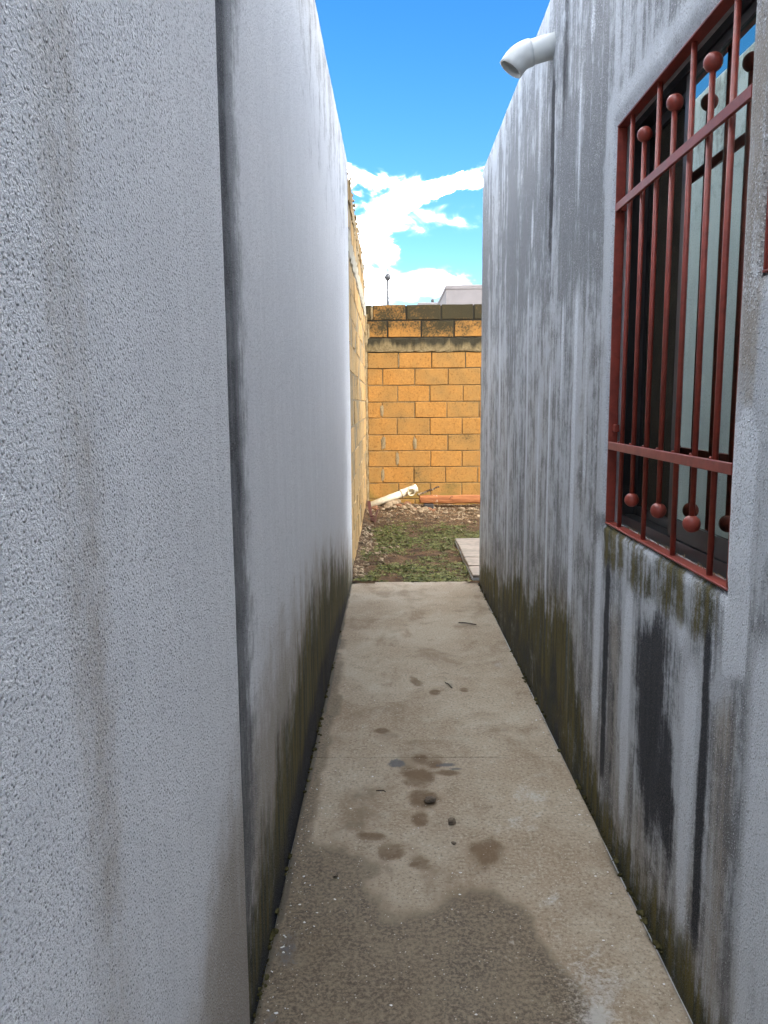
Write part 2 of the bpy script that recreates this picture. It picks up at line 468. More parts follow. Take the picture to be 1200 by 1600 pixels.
def slab(y0, y1, dz):
    xs = np.concatenate([[-.299, -.297], np.arange(-.29, .625, .012), [.628, .6305]])
    ys = np.concatenate([[y0, y0+.002], np.arange(max(y0, 1.2)+.006, y1-.004, .012), [y1-.003, y1]])
    if y0 < 1.2: ys = np.concatenate([ys, np.arange(y0+.1, 1.2, .1)])
    def fn(U, V):
        Z = dz + .004*(fbm(U*3, V*3, 2)-.5) - .03*((U < -.2975) | (U > .630)) - .003*((V < y0+.001) | (V > y1-.001))*(1 + 9*(y1 > 4)*(V > 4))
        Z = Z - .010*sst(V, y1-.02, y1)*(1 if y1 > 4 else 0)
        return U + .006*(fbm(V*3, V*0, 12)-.5)*(U > .6), V + (.012*(fbm(U*6, U*0, 15)-.5) if y1 > 4 else 0)*(V > y1-.05), Z
    return grid('slab', xs, ys, fn, M['concrete'], path, fa)
slab(-3.0, J-.0006, .0); slab(J+.0006, Y_PATH, 0.)

# ================================================================= LEFT HOUSE
lh = thing('house', 'pale grey stucco house with a long blank wall and dark vertical joint beside the path', 'house')
Y_SEAM, YLE, ZL = 1.487, 5.74, 2.965
lim = lambda y: XL + .016*np.clip((y-3)/2.7, 0, 1)            # the wall leans in slightly at its far end
def l_moss(U, V):
    h = interp(U, [1.4, 1.7, 2.0, 2.5, 3.2, 4.0, 4.6, 5.2, 5.8], [.16, .26, .37, .48, .55, .47, .35, .20, .08])
    h = h*(.75+.5*fbm(U*6, U*0, 50))
    m = sst(h-V, -.26, .28)*.95
    return m*(.78+.5*fbm(U*9, V*2.2, 52))
def l_brown(U, V):
    h = interp(U, [0, .6, 1.0, 1.4, 1.7, 2.2, 3.2, 4.5, 5.7], [.0, .06, .26, .48, .58, .62, .58, .4, .2])
    m = sst(h-V, -.36, .16)*.8*(.7+.6*fbm(U*14, V*1.5, 61))
    band = .48*gauss(U, .765+.012*np.sin(V*3), .085)*(.5+.7*fbm(U*8, V*1.3, 63))
    top = .42*sst(V, 2.2, 2.95)*sst(U, 2.2, 3.0)
    return np.maximum(np.maximum(m, band), top)
def l_grey(U, V):
    r = .30*(.3+.7*sst(V, 1.7, 2.8))*sst(U, 1.9, 3.2)
    r = np.maximum(r, .20*fbm(U*3, V*.7, 75))
    d = np.maximum(U - Y_SEAM - .02, 0); w = .125 + .04*fbm(V*1.3, V*0, 81)
    r = np.maximum(r, np.where(U > Y_SEAM-.004, np.exp(-(d/w)**1.35), 0)*interp(V, [0, .35, .9, 3], [.6, .9, 1.3, 1.6]))
    return r
def l_dark(U, V):
    w = .070 + .03*fbm(V*1.3, V*0, 81) + .03*sst(V, 1.8, .6)
    d = (U - Y_SEAM - .03)
    r = np.where(d >= 0, np.exp(-(np.maximum(d, 0)/w)**2.2), 1)*(.72 + .3*fbm(U*12, V*1.6, 83))*interp(V, [0, .4, .9, 3], [.35, .45, .65, .85])
    low = .85*sst(interp(U, [1.5, 2, 2.6, 3.3, 4.2, 5.0, 5.7], [.08, .14, .20, .26, .20, .12, .04])-V, -.05, .14)*(.55+.7*fbm(U*18, V*2, 85))
    edge = .5*sst(V, 2.94, 2.97)
    return np.clip(np.maximum(np.maximum(r, low), edge), 0, 1)
zero = lambda U, V: U*0
la = dict(moss=l_moss, brown=l_brown, grey=l_grey, dark=l_dark, light=lambda U, V: .25*fbm(U*5, V*1.1, 88))
zs = np.concatenate([np.arange(-.08, ZL-.02, .025), [ZL-.015, ZL-.006, ZL, ZL+.004]])
ys = np.concatenate([np.arange(Y_SEAM-.02, YLE-.03, .012), [YLE-.025, YLE-.012, YLE-.005, YLE]])
def lfn(U, V):
    wav = .005*(fbm(U*1.6, V*1.6, 91)-.5) + .0015*(fbm(U*14, V*14, 93)-.5)
    X = lim(U) + wav
    r = .02
    d = np.clip((U-(YLE-r))/r, 0, 1); X = X - r*(1-np.sqrt(np.clip(1-d*d, 0, 1)))
    t = np.clip((V-(ZL-.014))/.018, 0, 1); X = X - .03*t*t*t - .004*t
    return X, U, V + .010*(fbm(U*5, U*0, 95)-.5)*(V > 2.9)
grid('wall', ys, zs, lfn, M['stucco_left'], lh, la)
# nearer bay of the wall, standing slightly proud of the joint
ys2 = np.concatenate([np.arange(-3, .3, .2), np.arange(.3, Y_SEAM-.02, .012), Y_SEAM-.016+np.linspace(0, .016, 8)])
def nfn(U, V):
    wob = .012*(fbm(V*1.2, V*0, 97)-.5) + .004*(fbm(V*9, V*0, 99)-.5)
    X = XL + .0035 + .005*(fbm(U*1.6, V*1.6, 91)-.5) + .0015*(fbm(U*14, V*14, 93)-.5)
    r = .016
    d = np.clip((U-(Y_SEAM-r))/r, 0, 1); X = X - .010*(1-np.sqrt(np.clip(1-d**2.2, 0, 1)))
    return X, U + wob*(U > .3), V
lb = tag(grid('wall_bay', ys2, zs, nfn, M['stucco_left'], lh, dict(la, dark=zero, moss=zero)), 'proud near bay of the stucco wall')
bm = nb(); box(bm, -4.2, XL-.014, -3, YLE-.012, -.12, ZL-.012); obj('masonry', bm, M['masonry'], lh)

# ================================================================= RIGHT HOUSE
rh = thing('house', 'weathered grey house with red barred windows and black streaked wall', 'house')
YRE, ZR = 5.666, 2.887
W1 = (1.487, 2.360, .931, 2.075)     # window openings: y0 y1 z0 z1
W2 = (.80, 1.418, 1.515, 2.075)
T = .15
def under(U, V, y, w, z0, z1, amp=1., seed=0, soft=.16):
    ww = w*(.75 + .5*fbm(V*3, V*0, 200+seed))
    yy = y + .018*(fbm(V*1.5, V*0, 230+seed)-.5)
    a = np.exp(-(np.abs(U-yy)/ww)**2.6)
    return amp*a*sst(V, z0-soft*.5, z0+soft)*sst(V, z1+.02, z1-soft*.6)
def r_dark(U, V):
    r = under(U, V, 1.84, .16, .12, .86, .5, 1, .3)*(.6+.8*fbm(U*14, V*1.6, 101))
    for i, (y_, w_, a_, b_, k_) in enumerate(((1.935, .065, .20, .82, .95), (1.855, .07, .12, .84, 1.05), (1.765, .055, .15, .66, .95), (1.71, .03, .06, .5, .7))): r = np.maximum(r, under(U, V, y_, w_, a_, b_, k_, 60+i, .25))
    r = np.maximum(r, under(U, V, 2.295, .030, .10, .86, 1.0, 2))
    r = np.maximum(r, under(U, V, 2.20, .02, .10, .55, .6, 12))
    r = np.maximum(r, under(U, V, 1.553, .024, .12, .88, 1.0, 3))
    # damp line over the path
    h = interp(U, [1.2, 1.7, 2.2, 2.6, 2.9, 3.3, 3.8, 4.4, 5.0, 5.7], [.02, .03, .02, .10, .26, .30, .24, .18, .10, .04])
    h = h*(.45+1.1*fbm(U*9, U*0, 103))
    r = np.maximum(r, .48*sst(h-V, -.05, .12)*(.6+.7*fbm(U*9, V*2.5, 104)))
    # run below the drain pipe, and dark patches under the parapet
    r = np.maximum(r, under(U, V, 3.26, .045, 1.7, 2.66, .95, 7, .35))
    r = np.maximum(r, under(U, V, 3.36, .03, 1.6, 2.55, .35, 8, .4))
    r = np.maximum(r, under(U, V, 3.06, .05, 2.2, 2.9, .6, 9, .3))
    r = np.maximum(r, .6*gauss(U, 3.896, .004)*gauss(V, 2.53, .07))
    r = np.maximum(r, .55*sst(V, 2.855, 2.89))
    return np.clip(r, 0, 1)
def r_moss(U, V):
    h = interp(U, [1.2, 1.6, 2.0, 2.3, 2.5, 2.75, 3.1, 3.5, 4.0, 4.6, 5.2, 5.7], [.07, .09, .10, .08, .20, .46, .56, .50, .38, .27, .2, .1])
    h = h*(.6+.8*fbm(U*8, U*0, 110))
    m = sst(h-V, -.14, .12)*(.6+.6*fbm(U*8, V*2.2, 112))
    # brown-green crust below the sill
    s_ = 1.0*sst(U, 1.50, 1.56)*sst(U, 2.38, 2.33)*sst(V, .76, .86)*(V < .935)*(.25+1.0*fbm(U*9, V*9, 114))
    return np.clip(np.maximum(m, s_), 0, 1)
def r_brown(U, V):
    m = .95*gauss(U, 1.455, .06)*sst(V, .82, .66)*(.6+.7*fbm(U*30, V*2, 120))
    m = np.maximum(m, .85*under(U, V, 2.21, .07, -.1, .80, 1, 21, .3))
    m = np.maximum(m, .75*sst(interp(U, [1.2, 1.8, 2.3, 2.7, 3.4, 4.6, 5.7], [.26, .28, .36, .62, .72, .5, .3])-V, -.25, .16)*(.55+.7*fbm(U*16, V*1.6, 122)))
    m = np.maximum(m, .46*sst(V, 2.2, 1.2)*sst(U, 2.3, 2.5)*(.4+.9*fbm(U*4, V*.8, 124)))
    m = np.maximum(m, .95*gauss(U, 1.445, .06)*sst(V, 1.22, 1.34)*(.4+.9*fbm(U*9, V*3, 127)))
    return np.clip(m, 0, 1)
def r_grey(U, V):
    s2 = fbm(U*4, V*1.1, 135, 4, .6)
    zone = 1.0*gauss(U, 2.72, .50)*gauss(V, 1.98, .42)
    zone = np.maximum(zone, .85*gauss(V, 2.2, .8)*sst(U, 2.3, 2.45))
    zone = np.maximum(zone, .44)
    bd = fbm(U*10, V*.8, 137, 4, .6)
    r = zone*(.05+.7*s2+1.25*bd)
    r = np.maximum(r, .6*sst(V, 2.1, 2.45)*sst(U, 1.4, 1.9)*sst(U, 2.6, 2.4)*(.5+.8*s2))
    r = np.maximum(r, under(U, V, 4.25, .20, 1.1, 2.3, .75, 31, .4))
    r = np.maximum(r, under(U, V, 1.36, .035, .1, 1.3, .5, 33, .3))
    r = np.maximum(r, .34*sst(U, 1.48, 1.55)*sst(U, 2.4, 2.3)*sst(V, .0, .25)*sst(V, .93, .80)*(.5+.8*s2))
    return np.clip(r*(1-.5*r_frame(U, V)), 0, 1)
def r_frame(U, V):
    """band of newer plaster round the windows"""
    a, b, c, d = W1
    dist = np.maximum(np.maximum(a-U, U-b), np.maximum(c-V, V-d))
    w = .075 + .03*fbm(U*5, V*5, 140)
    f = sst(w-dist, -.02, .025)*(V > .95)
    return f
def r_light(U, V):
    r = np.zeros_like(U)
    for i, (y, w, z0, z1, a) in enumerate([(2.78, .035, .1, 1.75, .95), (2.40, .05, .15, .95, .85), (2.085, .042, .08, .86, 1.0), (1.63, .045, .04, .80, 1.0), (3.22, .022, .2, 1.5, .8), (3.45, .03, .6, 1.4, .7),
            (3.75, .03, .3, 1.9, .6), (4.3, .04, .2, 1.2, .6), (4.7, .05, .9, 1.8, .55), (5.2, .06, .2, 2.0, .45), (2.62, .025, .9, 1.6, .5), (2.80, .02, 1.9, 2.45, .8), (3.0, .025, 1.2, 1.75, .8),
            (2.66, .04, 2.35, 2.8, .6), (3.55, .05, 2.1, 2.8, .5), (4.0, .06, 2.0, 2.7, .45), (4.9, .12, 1.9, 2.7, .4)]):
        r = np.maximum(r, under(U, V, y, w, z0, z1, a, 300+i, .25))
    r = np.maximum(r, .95*np.exp(-((U-3.68)/.03)**2 - ((V-2.08)/.11)**2))
    r = np.maximum(r, .34*r_frame(U, V)*(.5+.7*fbm(U*7, V*3, 150)))
    blot = sst(V - .72 - .1*fbm(U*12, U*0, 153), 0, .05)*sst(1.33-.12*fbm(U*20, U*0, 155)-V, 0, .03)*sst(U, 1.375, 1.40)*sst(U, 1.50, 1.48)
    r = np.maximum(r, .98*blot)
    r = np.maximum(r, .8*sst(U, 1.40, 1.33)*sst(V, .95, .8))
    r = np.maximum(r, .7*np.exp(-((U-1.70)/.05)**2 - ((V-.80)/.06)**2))
    return np.clip(r, 0, 1)
ra = dict(dark=r_dark, moss=r_moss, brown=r_brown, grey=r_grey, light=r_light)
ys = np.concatenate([np.arange(-3, .6, .2), np.arange(.7, 5.64, .012), [W1[0], W1[1], W2[0], W2[1]], [YRE-.02, YRE-.012, YRE-.005, YRE]])
zs = np.concatenate([np.arange(-.08, ZR-.03, .025), [W1[2], W1[3], W2[2]], [ZR-.024, ZR-.014, ZR-.006, ZR, ZR+.003]])
def rfn(U, V):
    inw = lambda w: (U > w[0]-.03) & (U < w[1]+.03) & (V > w[2]-.03) & (V < w[3]+.03)
    wav = .006*(fbm(U*1.5, V*1.5, 160)-.5) + .002*(fbm(U*16, V*16, 163)-.5)
    X = XR + wav
    X = X - .002*r_frame(U, V)                       # newer plaster stands proud
    ed = np.zeros_like(U)
    for w in (W1, W2):                               # rough, rounded arrises at the openings
        on = (U > w[0]-1e-4) & (U < w[1]+1e-4) & (V > w[2]-1e-4) & (V < w[3]+1e-4)
        ed = np.maximum(ed, on*(.006+.004*fbm(U*30, V*30, 167)))
    X = X + ed
    d = np.clip((U-(YRE-.02))/.02, 0, 1); X = X + .02*(1-np.sqrt(np.clip(1-d*d, 0, 1)))
    t = np.clip((V-(ZR-.014))/.017, 0, 1); X = X + .03*t**3
    return X, U, V + .008*(fbm(U*5, U*0, 168)-.5)*(V > 2.8)
grid('wall', ys, zs, rfn, M['stucco_right'], rh, ra, holes=(W1, W2))
# masonry behind the stucco, in pieces round the two openings
bm = nb()
x0, x1 = XR+.0125, XR+T
def piece(y0, y1, z0, z1): box(bm, x0, x1, y0, y1, z0, z1)
piece(W1[1], YRE-.015, -.1, ZR-.012); piece(W1[0], W1[1], -.1, W1[2]-.004); piece(W1[0], W1[1], W1[3], ZR-.012)
piece(W2[1], W1[0], -.1, ZR-.012); piece(W2[0], W2[1], -.1, W2[2]-.004); piece(W2[0], W2[1], W2[3], ZR-.012); piece(-3, W2[0], -.1, ZR-.012)
obj('masonry', bm, M['masonry'], rh)
bm = nb(); box(bm, x1, 4.6, YRE-.16, YRE-.017, -.1, ZR-.014); box(bm, 4.45, 4.6, -3, YRE-.16, -.1, ZR-.014); box(bm, x1, 4.6, -3.15, -3.0, -.1, ZR-.014)
obj('rear_wall', bm, M['masonry'], rh)
bm = nb(); box(bm, x1+.002, 4.44, -2.99, YRE-.17, ZR-.26, ZR-.10); obj('roof', bm, M['masonry'], rh)
bm = nb(); box(bm, x1+.002, 4.44, -2.99, YRE-.17, -.02, .02); box(bm, 3.0, 3.05, -2.9, 5.3, .03, 2.6); obj('room', bm, M['room'], rh)
# unseen storey, added to keep the sun off the left wall
bm = nb(); box(bm, 1.75, 4.4, -2.9, 3.95, ZR-.2, 5.4, .02); obj('added_shade_storey', bm, M['masonry'], rh)

# windows, sills and grilles
GX = .7045                                            # glass plane
def window(w, slide=True):
    y0, y1, z0, z1 = w
    win = nb(); f = .022
    # outer aluminium frame fixed in the reveal
    box(win, GX-.012, GX+.055, y0+.001, y1-.001, z0+.004, z0+.012+f); box(win, GX-.012, GX+.055, y0+.001, y1-.001, z1-f, z1-.001)
    box(win, GX-.0115, GX+.0545, y0+.001, y0+f, z0+.013+f, z1-f-.001); box(win, GX-.0115, GX+.0545, y1-f, y1-.001, z0+.013+f, z1-f-.001)
    wo = obj('window', win, M['aluminium'], rh)
    ym = (y0+y1)/2
    st = nb(); sw = .030; za, zb = z0+.014+f, z1-f-.002
    for a, b in ((y0+f+.001, y0+f+sw), (ym+.008, ym+.008+sw)): box(st, GX-.008, GX+.016, a, b, za, zb)
    box(st, GX-.0075, GX+.0155, y0+f+sw+.001, ym+.007, za, za+.045); box(st, GX-.0075, GX+.0155, y0+f+sw+.001, ym+.007, zb-.020, zb)
    obj('sash', st, M['aluminium'], wo)
    pn = nb(); box(pn, GX-.002, GX+.002, y0+f+sw-.004, ym+.010, za+.042, zb-.017)
    obj('pane', pn, M['glass'], wo)
    s2 = nb(); 
    for a, b in ((ym+.05, ym+.05+.022), (y1-f-.030, y1-f-.001)): box(s2, GX+.022, GX+.044, a, b, za, zb)
    box(s2, GX+.0225, GX+.0435, ym+.073, y1-f-.031, za, za+.026); box(s2, GX+.0225, GX+.0435, ym+.073, y1-f-.031, zb-.026, zb)
    obj('screen_frame', s2, M['aluminium'], wo)
    sc = nb(); box(sc, GX+.032, GX+.034, ym+.07, y1-f-.028, za+.024, zb-.024); obj('insect_screen', sc, M['screen'], wo)
    sl = nb(); box(sl, XR+.030, x1, y0+.001, y1-.001, z0-.003, z0+.003, .001); obj('sill', sl, M['sill'], rh)
window(W1); window(W2)

def grille(w, bars, zc, zball, rb=.0065, rball=.0195):
    y0, y1, z0, z1 = w
    fx0, fx1 = XR+.003, XR+.032
    bm = nb(); box(bm, fx0, fx1, y0+.002, y1-.002, z0+.0045, z0+.0095, .001)
    gr = tag(obj('window_grille', bm, M['red_paint'], rh), 'red painted steel grille with ball tipped bars')
    bm = nb(); box(bm, fx0, fx1, y0+.002, y1-.002, z1-.007, z1-.002, .001); obj('frame_bar', bm, M['red_paint'], gr)
    for a, b in ((y0+.003, y0+.008), (y1-.008, y1-.003)):
        bm = nb(); box(bm, fx0+.001, fx1-.001, a, b, z0+.0105, z1-.008, .001); obj('frame_bar', bm, M['red_paint'], gr)
    bx = XR+.018
    def bar(za, zb, y):
        bm = nb(); tube(bm, [(bx, y, za), (bx, y, zb)], rb, 12); return obj('bar', bm, M['red_paint'], gr, True)
    for i, y in enumerate(bars):
        if i % 2 == 0: bar(z0+.0096, z1-.0072, y)
        else:
            bar(zball[0], zball[1], y)
            for z in zball:
                bm = nb(); sphere(bm, (bx, y, z), rball); obj('ball', bm, M['red_paint'], gr, True)
        for z in zc:                                 # weld beads at the crossings
            bm = nb(); sphere(bm, (bx-.007, y+.006, z+.0125), .0042, 8, 6); obj('weld', bm, M['red_paint'], gr, True)
    for z in zc:
        bm = nb(); box(bm, bx-.0155, bx-.0070, y0+.0085, y1-.0085, z-.0115, z+.0115, .0012); obj('crossbar', bm, M['red_paint'], gr)
    for z in (z0+.28, z1-.24):                       # fixing lugs on the far jamb
        bm = nb(); box(bm, bx-.003, bx+.012, y1-.030, y1-.0085, z, z+.022, .002); obj('lug', bm, M['red_paint'], gr)
grille(W1, [2.26-.1085*i for i in range(7)], (1.171, 1.8485), (1.032, 1.984))
grille(W2, [1.31-.11*i for i in range(5)], (1.62, 1.96), (1.575, 2.01))

# drain pipe through the wall, short run and 45 degree elbow
bm = nb(); py, pz, R0 = 3.283, 2.660, .047
SL = .24                                             # fall of the spout
ax = lambda x: (x, py+(XR-x)*.10, pz+.014-(XR-x)*SL)
pipe(bm, [ax(XR+.06), ax(.58), ax(.535)], R0-.001, R0-.005, 28)
dp = tag(obj('drain_pipe', bm, M['pvc'], rh, True), 'grey white plastic drain spout with a bent end')
bm = nb(); pts = [ax(.562), ax(.552)]; p = Vector(ax(.545)); pts.append(tuple(p)); a0 = math.atan(SL)
for k in range(9):
    a = a0 + math.radians(4.6*(k+1)); p = p + Vector((-math.cos(a), .04, -math.sin(a)))*.0075; pts.append(tuple(p))
pts.append(tuple(p + Vector((-math.cos(a), .04, -math.sin(a)))*.02))
pipe(bm, pts, [R0+.001, R0+.0035]+[R0+.0035]*(len(pts)-2), R0-.003, 28); obj('elbow', bm, M['pvc'], dp, True)
bm = nb(); rnd = random.Random(4); n = 22                # rough mortar collar where the spout leaves the wall
for k in range(n):
    a = 2*math.pi*k/n
    bmesh.ops.create_icosphere(bm, subdivisions=1, radius=rnd.uniform(.007, .012), matrix=Matrix.Translation((XR+.004, py+math.cos(a)*R0*1.06, pz+.014+math.sin(a)*R0*1.06)) @ Matrix.Diagonal((.7, 1.4, 1.4, 1)))
obj('collar', bm, M['masonry'], dp, True)

# ================================================================= BLOCK WALLS
YB, ZB = 10.04, 2.521
def block_variants(n, seed):
    out = []
    for i in range(n):
        rnd = random.Random(seed+i)
        bm = nb(); box(bm, -.5, .5, 0, 1, -.5, .5)
        me = bpy.data.meshes.new('block')
        # chamfered and slightly uneven block in unit size
        sx, sz, sy = .016, .032, .06
        bmesh.ops.delete(bm, geom=list(bm.verts), context='VERTS')
        ring = []
        def j(a): return rnd.uniform(-a, a)
        for (y, ix, iz) in ((0., sx, sz), (sy, 0, 0), (1., 0, 0)):
            r = []
            for (px, pz_) in ((-1, -1), (-.33, -1), (.33, -1), (1, -1), (1, 1), (.33, 1), (-.33, 1), (-1, 1)):
                x = px*.5*(1 if abs(px) < 1 else 1-2*ix) + j(.004); z = pz_*(.5-iz) + j(.012)
                r.append(bm.verts.new((x, y + j(.03 if y < .5 else 0), z)))
            ring.append(r)
        for a, b in zip(ring, ring[1:]):
            for k in range(8): bm.faces.new((a[k], a[(k+1) % 8], b[(k+1) % 8], b[k]))
        f = ring[0]
        for q in ((0, 1, 6, 7), (1, 2, 5, 6), (2, 3, 4, 5)): bm.faces.new([f[k] for k in q])
        bm.faces.new(ring[-1])
        bmesh.ops.recalc_face_normals(bm, faces=bm.faces)
        bm.to_mesh(me); bm.free(); out.append(me)
    return out
BV = block_variants(8, 40)
BVL = [m_.copy() for m_ in BV]
for m_ in BV: m_.materials.append(M['block'])
for m_ in BVL: m_.materials.append(M['block_left'])

bw = thing('block_wall', 'orange concrete block wall with mouldy black crown closing off the yard', 'wall', (0, YB, 0))
rows = [(2.323, 2.521, [-.218, .206, .642, 1.045]), (2.112, 2.323, [-.028, .392, .803]), (1.733, 1.931, [.109, .521, .948]), (1.523, 1.733, [-.093, .311, .73]),
        (1.315, 1.523, [.093, .50, .92]), (1.114, 1.315, [-.105, .311, .715]), (.90, 1.114, [.085, .50, .91]), (.696, .90, [-.093, .311, .73]), (.492, .696, [.09, .51, .91]),
        (.286, .492, [-.10, .295, .70]), (.080, .286, [.10, .51, .91]), (-.126, .080, [-.09, .31, .72])]
for ri, (z0, z1, js) in enumerate(rows):
    js = list(js)
    while js[-1] < 3.3: js.append(js[-1]+.412)
    js = [-.285 + (.0 if ri > 1 else -.02)] + js
    for a, b in zip(js, js[1:]):
        gp = .0055 if ri > 1 else .009
        o = bpy.data.objects.new('block', random.Random(ri*31+int(a*100)).choice(BV))
        w_, h_ = b-a-2*gp, z1-z0-2*gp*.9
        o.location = ((a+b)/2, random.uniform(-.004, .004), (z0+z1)/2 + random.uniform(-.002, .002))
        o.scale = (w_, .12, h_); o.rotation_euler = (0, random.uniform(-.004, .004), random.uniform(-.006, .006))
        link(o, bw)
bm = nb(); box(bm, -.31, 3.3, .007, .115, -.15, 2.50); obj('mortar', bm, M['mortar'], bw)
def rough_slab(x0, x1, z0, z1, y0, dep, n, seed, m, parent, amp=.006):
    xs = np.linspace(x0, x1, n); 
    bm = nb(); prof = [(dep, z0), (.004, z0), (0, z0+.012), (0, (z0+z1)/2), (0, z1-.012), (.006, z1), (dep, z1)]
    R_ = []
    for i, x in enumerate(xs):
        R_.append([bm.verts.new((x, y0+p[0]+(random.Random(seed+i*13+k).uniform(-amp, amp) if p[0] < dep else 0), p[1]+(random.Random(seed+i*7+k*3).uniform(-amp, amp)))) for k, p in enumerate(prof)])
    for a, b in zip(R_, R_[1:]):
        for k in range(len(prof)-1): bm.faces.new((a[k], b[k], b[k+1], a[k+1]))
    bm.faces.new(R_[0]); bm.faces.new(R_[-1][::-1])
    return obj('bond_beam', bm, m, parent)
rough_slab(-.29, 3.3, 1.938, 2.106, -.010, .12, 60, 5, M['band'], bw)
# smeared mortar left in some joints
for (x, z, w_, h_) in [(-.105, 1.21, .05, .17), (-.09, .80, .06, .17), (.311, .80, .05, .16), (.09, .60, .045, .18), (-.10, .39, .045, .18), (.109, 1.83, .02, .17), (-.27, 2.2, .04, .22), (-.225, 2.42, .03, .17)]:
    bm = nb(); n = 9; rnd = random.Random(int(x*1000+z*100))
    ctr = bm.verts.new((x, -.014, z)); ring = []
    for k in range(14):
        a = 2*math.pi*k/14; q = rnd.uniform(.7, 1.1)
        ring.append(bm.verts.new((x+w_/2*q*math.copysign(abs(math.cos(a))**.6, math.cos(a)), -.0055+rnd.uniform(-.002, .002), z+h_/2*q*math.copysign(abs(math.sin(a))**.7, math.sin(a)))))
    rim = [bm.verts.new((v.co.x, .03, v.co.z)) for v in ring]
    for k in range(14):
        bm.faces.new((ctr, ring[k], ring[(k+1) % 14])); bm.faces.new((ring[k], rim[k], rim[(k+1) % 14], ring[(k+1) % 14]))
    obj('mortar_smear', bm, M['mortar_smear'], bw)
# rough pour in the corner
bm = nb(); n = 44; rnd = random.Random(3); R_ = []
for i in range(n+1):
    z = -.1 + 2.5*i/n
    R_.append([bm.verts.new((xx + rnd.uniform(-.008, .008), yy + rnd.uniform(-.010, .010), z)) for xx, yy in ((-.325, -.012), (-.305, -.02), (-.283, -.008), (-.278, .05))])
for a, b in zip(R_, R_[1:]):
    for k in range(3): bm.faces.new((a[k], b[k], b[k+1], a[k+1]))
obj('corner_pour', bm, M['mortar_smear'], bw)

lw = thing('block_wall', 'tall pale yellow block wall with ragged top running on from the stucco house', 'wall', (-.292, YLE, 0))
lw.rotation_euler.z = .0035
LEN = YB - YLE
zz = -.12; r = 0; zlist = []
while zz < 2.93:
    if abs(zz-2.36) < .05: zlist.append(('band', zz, zz+.17)); zz += .17; continue
    zlist.append(('row', zz, min(zz+.2067, 2.985))); zz += .2067
for ri, (kind, z0, z1) in enumerate(zlist):
    if kind == 'band':
        ob = rough_slab(0, LEN, z0, z1, -.008, .12, 40, 50, M['band_left'], lw, .008); ob.rotation_euler.z = math.pi/2
        continue
    off = -.206 if ri % 2 else 0
    y = off
    hi = z0 > 2.4
    while y < LEN:
        a, b = max(y, .0), min(y+.412, LEN)
        y += .412
        if b-a < .05: continue
        gp = .009 if hi else .005; am = .016 if hi else .006
        o = bpy.data.objects.new('block', random.choice(BVL))
        o.location = (random.uniform(-am, am*.4), (a+b)/2, (z0+z1)/2); o.scale = (b-a-2*gp, .12, (z1-z0-2*gp)*(random.uniform(.93, 1.0) if z1 > 2.95 else 1))
        o.rotation_euler = (0, random.uniform(-.006, .006)*(2 if hi else 1), math.pi/2 + random.uniform(-.01, .01)*(2 if hi else 1))
        link(o, lw)
bm = nb(); box(bm, -.112, -.0045, 0, LEN, -.12, 2.94); obj('mortar', bm, M['mortar_smear'], lw)
# mortar squeezed out of the rough upper joints
bm = nb(); rnd = random.Random(77)
for k in range(120):
    z = 2.53 + .2067*rnd.choice((0, 1, 2)) + rnd.uniform(-.02, .02); y = rnd.uniform(0.05, LEN)
    bmesh.ops.create_icosphere(bm, subdivisions=1, radius=rnd.uniform(.008, .02), matrix=Matrix.Translation((rnd.uniform(-.004, .006), y, z)) @ Matrix.Diagonal((.6, rnd.uniform(1, 3), .8, 1)))
tag(obj('mortar_crumbs', bm, M['mortar_smear'], lw), kind='stuff')

# ================================================================= YARD THINGS
def rock_mesh(seed, m, r=1., flat=.7):
    bm = nb(); bmesh.ops.create_icosphere(bm, subdivisions=2, radius=r)
    o = Vector((seed*7.1, seed*3.3, seed*1.7))
    for v in bm.verts:
        n = mnoise.noise(v.co*1.1+o)*.45 + mnoise.noise(v.co*2.6+o)*.18
        v.co *= 1+n; v.co.z *= flat
        v.co = Vector([round(c*4)/4*.35 + c*.65 for c in v.co])
    me = bpy.data.meshes.new('stone'); bm.to_mesh(me); bm.free(); me.materials.append(m); return me
def gh(x, y): return float(yard_h(np.array([x]), np.array([y]))[0])
RK = [rock_mesh(i, M['stone'] if i % 3 else M['stone_red']) for i in range(1, 7)]
rk = [(-.03, 9.46, .062), (.04, 9.42, .035), (.10, 9.50, .045), (.16, 9.45, .040), (.22, 9.47, .055), (.28, 9.42, .038), (.33, 9.50, .045), (.40, 9.43, .050), (.20, 9.60, .05), (.08, 9.62, .05),
      (-.10, 9.38, .032), (-.17, 9.36, .030), (.13, 9.33, .030), (.27, 9.32, .030), (.50, 9.34, .028), (.66, 9.22, .022), (.36, 9.26, .026), (-.20, 9.44, .035), (.95, 9.4, .05), (.85, 9.48, .04), (.47, 9.52, .03), (.02, 9.55, .05)]
for i, (x, y, r) in enumerate(rk):
    o = bpy.data.objects.new('rubble_stone', RK[i % 6]); o.location = (x, y, gh(x, y)+r*.35); o.scale = (r*random.uniform(.9, 1.3), r, r*random.uniform(.8, 1.1))
    o.rotation_euler = (random.uniform(-.4, .4), random.uniform(-.4, .4), random.uniform(0, 6))
    link(o); tag(o, 'broken limestone rubble piece on the heap below the orange wall', 'stone', 'rubble stones heaped at the foot of the orange wall')

